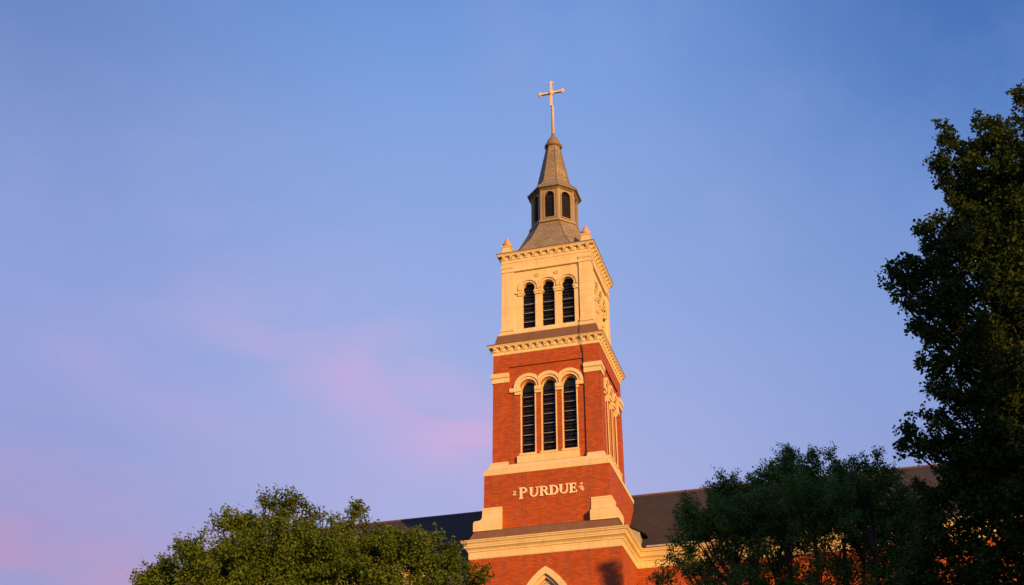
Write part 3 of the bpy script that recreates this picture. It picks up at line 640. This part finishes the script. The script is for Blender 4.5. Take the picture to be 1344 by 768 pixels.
MID_CLUMPS = [(13.01, -18.89, 18.93, 0.17), (13.18, -18.88, 18.74, 0.22), (12.99, -18.89, 18.67, 0.31), (12.84, -18.89, 18.05, 0.56), (13.63, -18.86, 18.52, 0.31), (13.97, -18.85, 18.72, 0.22), (14.48, -18.84, 18.6, 0.22), (13.83, -18.85, 17.95, 0.61), (14.7, -18.84, 18.23, 0.31), (12.31, -18.93, 18.07, 0.39), (12.01, -18.95, 17.69, 0.61), (11.03, -19.03, 18.0, 0.19), (10.59, -19.08, 18.15, 0.17), (10.49, -19.09, 17.67, 0.33), (11.06, -19.03, 17.48, 0.5), (16.01, -18.85, 18.36, 0.22), (15.69, -18.84, 17.95, 0.45), (15.23, -18.84, 18.29, 0.2), (14.87, -18.84, 17.56, 0.61), (16.25, -18.85, 17.4, 0.5), (16.49, -18.86, 17.79, 0.25), (10.1, -19.13, 17.04, 0.61), (9.43, -19.22, 16.96, 0.5), (9.12, -18.25, 16.82, 0.45), (9.9, -19.16, 16.15, 0.55), (10.94, -20.04, 16.16, 0.81), (11.98, -19.95, 16.35, 0.97), (13.3, -20.37, 16.34, 1.12), (14.5, -19.84, 16.27, 1.08), (15.64, -18.84, 16.64, 0.94), (16.65, -18.87, 16.66, 0.72), (17.17, -18.89, 16.06, 0.69), (9.04, -19.27, 15.87, 0.27), (8.77, -19.31, 15.39, 0.19), (9.33, -19.23, 15.58, 0.27), (8.49, -19.35, 14.64, 0.33), (8.1, -19.42, 14.5, 0.22), (9.4, -19.22, 14.68, 0.49), (10.09, -18.12, 15.5, 0.39), (9.88, -19.16, 14.26, 0.54), (11.0, -20.04, 14.03, 0.58), (11.9, -18.96, 14.09, 0.6), (13.13, -18.88, 13.85, 0.7), (14.37, -18.84, 13.84, 0.68), (15.6, -18.84, 13.86, 0.76), (16.68, -18.87, 14.53, 0.87), (16.36, -18.86, 15.62, 0.71), (11.55, -18.98, 15.72, 0.49), (14.84, -18.84, 15.45, 0.38), (15.83, -17.84, 15.6, 0.61), (12.93, -16.39, 18.56, 1.0), (14.76, -15.84, 17.96, 1.06), (11.17, -16.51, 17.66, 0.88), (11.52, -18.99, 12.88, 1.34), (13.49, -18.87, 12.76, 1.34), (15.42, -18.84, 12.61, 1.34), (9.77, -19.17, 12.96, 1.07), (9.92, -19.15, 16.43, 0.66), (10.69, -18.06, 16.3, 0.67), (11.72, -17.46, 16.54, 0.79), (12.79, -17.4, 16.46, 0.85), (13.85, -17.35, 16.51, 0.85), (15.16, -17.34, 16.47, 0.79), (16.17, -18.35, 16.08, 0.67), (10.51, -18.08, 17.31, 0.57), (12.75, -18.9, 17.21, 0.66), (14.18, -18.85, 17.21, 0.66), (11.59, -18.98, 17.44, 0.44), (15.3, -18.84, 16.96, 0.61), (9.49, -18.2, 16.37, 0.45), (16.73, -18.87, 15.58, 0.6), (9.02, -18.26, 15.36, 0.45), (16.39, -17.86, 14.34, 0.72), (11.16, -17.01, 15.47, 0.4), (15.46, -16.84, 15.06, 0.45)]
MID_LOW = [(10.74, -19.06, 15.34, 0.71), (11.84, -19.96, 14.89, 0.69), (12.74, -17.9, 15.63, 0.73), (13.91, -18.85, 15.11, 0.71), (15.02, -17.84, 15.27, 0.72), (16.1, -18.85, 14.72, 0.71), (10.05, -18.13, 15.04, 0.72), (11.31, -19.0, 14.58, 0.71), (12.4, -17.92, 14.89, 0.72), (13.49, -19.87, 14.13, 0.69), (14.56, -17.84, 14.72, 0.72), (15.66, -18.84, 14.24, 0.7), (16.8, -17.87, 14.57, 0.72), (12.04, -15.94, 15.87, 0.76), (14.18, -15.84, 15.65, 0.76)]
BIG_CLUMPS = [(16.9, -29.89, 19.52, 0.13), (16.9, -29.89, 19.0, 0.18), (17.09, -29.9, 19.21, 0.22), (16.6, -29.87, 14.71, 0.21), (16.56, -29.87, 14.24, 0.23), (21.21, -30.45, 24.38, 0.21), (21.36, -29.97, 24.39, 0.24), (20.13, -30.25, 23.62, 0.26), (20.53, -30.32, 23.35, 0.33), (20.23, -30.27, 23.05, 0.4), (19.11, -30.1, 23.74, 0.19), (19.17, -30.11, 23.34, 0.3), (19.41, -30.14, 22.83, 0.42), (19.85, -30.21, 22.64, 0.51), (20.54, -30.32, 22.54, 0.69), (18.82, -30.06, 22.63, 0.23), (18.54, -30.03, 22.6, 0.14), (18.89, -30.07, 22.18, 0.34), (19.59, -30.17, 21.79, 0.69), (20.51, -30.32, 21.37, 0.86), (18.91, -30.07, 21.6, 0.27), (19.19, -30.11, 21.21, 0.36), (19.82, -30.2, 20.82, 0.72), (20.55, -30.32, 20.1, 0.89), (18.34, -30.01, 20.67, 0.25), (18.01, -29.98, 20.6, 0.18), (17.86, -29.96, 20.59, 0.13), (18.76, -30.06, 20.49, 0.36), (18.18, -29.99, 20.05, 0.36), (18.63, -30.04, 19.77, 0.53), (17.34, -29.92, 19.75, 0.13), (17.1, -29.9, 19.5, 0.13), (17.49, -29.93, 19.42, 0.26), (17.86, -29.96, 19.34, 0.4), (17.17, -29.91, 19.05, 0.15), (17.48, -29.93, 18.81, 0.35), (18.28, -30.0, 18.88, 0.61), (19.37, -30.14, 19.46, 0.84), (17.02, -29.9, 18.42, 0.15), (17.3, -29.92, 18.2, 0.28), (17.79, -29.95, 18.03, 0.43), (18.52, -30.03, 17.99, 0.69), (19.48, -30.15, 18.0, 0.91), (20.15, -30.26, 18.53, 0.87), (17.26, -29.91, 17.67, 0.17), (17.49, -29.93, 17.39, 0.26), (17.9, -29.97, 17.19, 0.43), (17.36, -29.92, 16.61, 0.19), (17.57, -29.94, 16.35, 0.25), (18.05, -29.98, 16.37, 0.55), (19.02, -30.09, 16.51, 0.89), (17.42, -29.93, 15.82, 0.15), (17.63, -29.94, 15.56, 0.29), (18.16, -29.99, 15.36, 0.54), (18.74, -30.05, 15.04, 0.83), (19.56, -30.16, 15.52, 0.94), (17.15, -29.91, 14.99, 0.15), (17.45, -29.93, 14.83, 0.27), (16.73, -29.88, 14.56, 0.17), (16.85, -29.89, 14.25, 0.23), (17.22, -29.91, 14.23, 0.33), (17.11, -29.9, 13.91, 0.21), (17.78, -29.95, 14.25, 0.5), (18.34, -30.01, 13.85, 0.7), (19.12, -30.1, 13.72, 0.9), (17.71, -29.95, 13.33, 0.49), (17.29, -29.91, 12.99, 0.45), (16.84, -29.89, 13.05, 0.29), (17.92, -29.97, 12.5, 0.73), (16.89, -29.89, 12.24, 0.57), (18.74, -30.05, 12.19, 0.93), (17.2, -29.91, 11.42, 0.8), (18.16, -29.99, 10.93, 1.0), (16.27, -29.86, 11.24, 0.48), (16.45, -29.87, 10.65, 0.56), (21.97, -30.61, 21.9, 1.37, 1.3), (21.9, -29.57, 19.35, 1.81, 1.3), (21.17, -30.44, 15.58, 1.68, 1.3), (20.58, -30.33, 12.86, 1.63, 1.3), (19.56, -30.16, 10.38, 1.59), (17.72, -29.95, 9.52, 1.38), (20.28, -26.23, 22.5, 1.51, 1.2), (19.98, -26.18, 18.59, 1.68, 1.2), (19.31, -26.09, 15.11, 1.62, 1.2), (22.38, -25.59, 19.81, 1.99, 1.3), (16.99, -29.9, 9.23, 1.18), (22.06, -28.58, 14.62, 1.53), (23.16, -27.81, 18.95, 1.41), (21.16, -26.37, 23.65, 1.28), (22.4, -28.66, 24.61, 0.99)]

LEFT_CLUMPS, MID_CLUMPS, BIG_CLUMPS = ([c if len(c) == 5 else (*c, 1.0) for c in L_] for L_ in (LEFT_CLUMPS, MID_CLUMPS, BIG_CLUMPS))
MID_LOW = [(*c, 1.0) for c in MID_LOW]

# ------------------------------------------------------------ trees
def leaf_crown(name, clumps, parent, mat, size, lai, seed, org, rise=.35, extra=(), shoot=1.0):
    # every clump is a bunch of leafy shoots that start inside it and grow outwards (and up, or drooping)
    rg = np.random.default_rng(seed); P = []; S = []; limbs = []
    for (x, y, z, r, ry), dens in [(c, 1.0) for c in clumps] + [(c, .45) for c in extra]:
        c = np.array((x, y, z))
        ns = int(6 + 18 * r * r * ry * dens + 10 * r)
        d = rg.normal(size=(ns, 3)); d /= np.linalg.norm(d, axis=1)[:, None]; d[:, 2] *= ry
        start = c + d * (r * rg.random(ns) ** .5)[:, None] * .62
        g = d * .8 + rg.normal(size=(ns, 3)) * .35; g[:, 2] += rise; g /= np.linalg.norm(g, axis=1)[:, None]
        ln = (.20 + r * .42) * (.5 + .75 * rg.random(ns)) * shoot
        nl = max(80, int(4 * math.pi * r * r * ry * lai * dens / (size * size * .5))); per = max(9, nl // ns)
        side = rg.normal(size=(ns, 3)) * .18
        for i in range(ns):
            t = rg.random(per) ** .8
            wd = .035 + .115 * np.sin(np.pi * (t * .85 + .12)) * min(1.0, r + .25) * (.7 + .6 * rg.random())
            pts = start[i] + g[i] * (ln[i] * t)[:, None] + side[i] * (t * t * ln[i])[:, None] + np.array((0, 0, -.10 if rise > 0 else -.25)) * (t * t * ln[i])[:, None]
            P.append(pts + np.clip(rg.normal(size=(per, 3)), -1.6, 1.6) * wd[:, None]); S.append(1.05 - .35 * t)
        m = max(1, ns // 10)
        limbs.append((c, (start + g * (ln * .8)[:, None])[::m]))
    S = np.concatenate(S)
    P = np.vstack(P); n = len(P)
    # leaf frame: random direction, mostly facing up and out
    nm = rg.normal(size=(n, 3)); nm[:, 2] = np.abs(nm[:, 2]) + .35; nm /= np.linalg.norm(nm, axis=1)[:, None]
    a = rg.normal(size=(n, 3)); a -= nm * (a * nm).sum(1)[:, None]; a /= np.linalg.norm(a, axis=1)[:, None]
    b = np.cross(nm, a); s = size * ((.6 + .7 * rg.random(n)) * S)[:, None]
    V = np.stack([P - a * s * .55, P + b * s * .40 + nm * s * .07, P + a * s * .6, P - b * s * .42 + nm * s * .06], 1).reshape(-1, 3) - np.array(org)
    me = bpy.data.meshes.new(name); me.vertices.add(4 * n); me.vertices.foreach_set('co', V.astype(np.float32).ravel())
    me.loops.add(4 * n); me.loops.foreach_set('vertex_index', np.arange(4 * n, dtype=np.int32))
    me.polygons.add(n); me.polygons.foreach_set('loop_start', np.arange(0, 4 * n, 4, dtype=np.int32)); me.polygons.foreach_set('loop_total', np.full(n, 4, dtype=np.int32))
    me.update(calc_edges=True); me.validate(); me.materials.append(mat)
    o = bpy.data.objects.new('crown', me); COL.objects.link(o); o.parent = parent
    print(name, 'leaves', n)
    return limbs
def make_tree(name, label, base, height, clumps, mat, size, lai, seed, trunks=((0, 0),), trunk_r=.35, extra=(), rise=.35, shoot=1.0, cat='tree'):
    root = tag(empty(name, base), label, cat)
    limbs = leaf_crown(name, clumps, root, mat, size, lai, seed, base, extra=extra, rise=rise, shoot=shoot)
    rr = random.Random(seed); B = Vector(base); stems = []
    tb = MB()
    for i, (dx, dy) in enumerate(trunks):
        pts = []; rad = []
        for j in range(9):
            t = j / 8; pts.append(Vector((dx * (.15 + t * 1.1) + math.sin(t * 5 + i) * .12, dy * (.15 + t * 1.1) + math.cos(t * 4 + i) * .12, height * t * .93))); rad.append(trunk_r * (1 - t) ** .8 * (1.35 if j == 0 else 1) + .03)
        tb.tube(pts, rad, 9); stems.append(pts)
    tb.build('trunk', BARK, root, True)
    lb = MB()
    for c, subs in limbs:
        c = Vector(c) - B
        pts = min(stems, key=lambda p: (Vector((p[5].x, p[5].y, 0)) - Vector((c.x, c.y, 0))).length)
        hd = (Vector((c.x, c.y, 0)) - Vector((pts[4].x, pts[4].y, 0))).length
        zt = max(height * .12, min(c.z - .9 - hd * .7, height * .86)); t = zt / (height * .93) * 8; i = int(t); t -= i
        a = pts[i].lerp(pts[min(i + 1, 8)], t); mid = a.lerp(c, .5) + Vector((rr.uniform(-.2, .2), rr.uniform(-.2, .2), -.12 * hd))
        r0 = min(.10, .02 + .012 * (c - a).length) 
        path = [a.lerp(mid, 0), a.lerp(mid, .5) , mid, mid.lerp(c, .55), c]
        lb.tube(path, [r0, r0 * .85, r0 * .65, r0 * .45, r0 * .25], 5)
        for s in subs: 
            s = Vector(s) - B; m = c.lerp(s, .5) + Vector((0, 0, -.05)); lb.tube([c, m, s], [.012, .009, .005], 3)
    lb.build('limbs', BARK, root)
    return root
LEAF_L = m_leaf('leaf_fresh', (.050, .095, .009), (.16, .215, .026))
LEAF_M = m_leaf('leaf_mid', (.075, .16, .028), (.14, .235, .05))
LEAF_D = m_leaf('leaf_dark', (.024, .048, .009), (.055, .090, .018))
def filler(cx, cy, z0, z1, r, n, rc, seed):
    q = random.Random(seed); out = []
    for i in range(n):
        a = q.uniform(0, 2 * math.pi); d = r * math.sqrt(q.random()); out.append((cx + d * math.cos(a), cy + d * math.sin(a), q.uniform(z0, z1), rc, 1.0))
    return out
make_tree('leafy_tree', 'green broad-topped tree in front of the roof left of the tower', (.6, -29.6, 0), 12.8, LEFT_CLUMPS, LEAF_L, .088, 2.0, 11, ((0, 0), (-1.6, -.3), (1.7, .3)), .22, filler(.6, -29.4, 6.5, 9.3, 3.4, 12, 1.3, 1), rise=.5, shoot=1.3)
make_tree('multi_stemmed_tree', 'dark green many-stemmed tree in shade over the roof right of the tower', (13.3, -18.4, 0), 17.2, MID_CLUMPS, LEAF_M, .084, 1.5, 12, ((.3, 0), (-1.5, .1), (1.5, -.2), (2.6, .3), (.9, .5), (-.6, -.3), (2.0, -.6), (-1.0, .6), (-2.2, -.4), (3.3, 0)), .10, MID_LOW + filler(13.3, -17.8, 8, 11.5, 3.2, 8, 1.3, 2), rise=.7, shoot=1.3)
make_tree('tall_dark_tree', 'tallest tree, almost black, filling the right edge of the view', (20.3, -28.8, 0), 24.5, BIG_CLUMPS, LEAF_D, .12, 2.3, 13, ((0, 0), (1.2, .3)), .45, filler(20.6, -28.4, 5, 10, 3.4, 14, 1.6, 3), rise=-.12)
SLIM = [(29.35 + .4 * math.cos(i * 2.4) * k, -27.1 + .4 * math.sin(i * 2.4) * k, 25.75 - i * .7, .40 + .06 * i, 1.3) for i in range(14) for k in (min(3, i * .35),)]
make_tree('slender_tree', 'slender tree standing apart to the right, its tip shading the tower base', (29.35, -27.1, 0), 25.2, SLIM, LEAF_M, .12, 2.2, 14, ((0, 0),), .28)
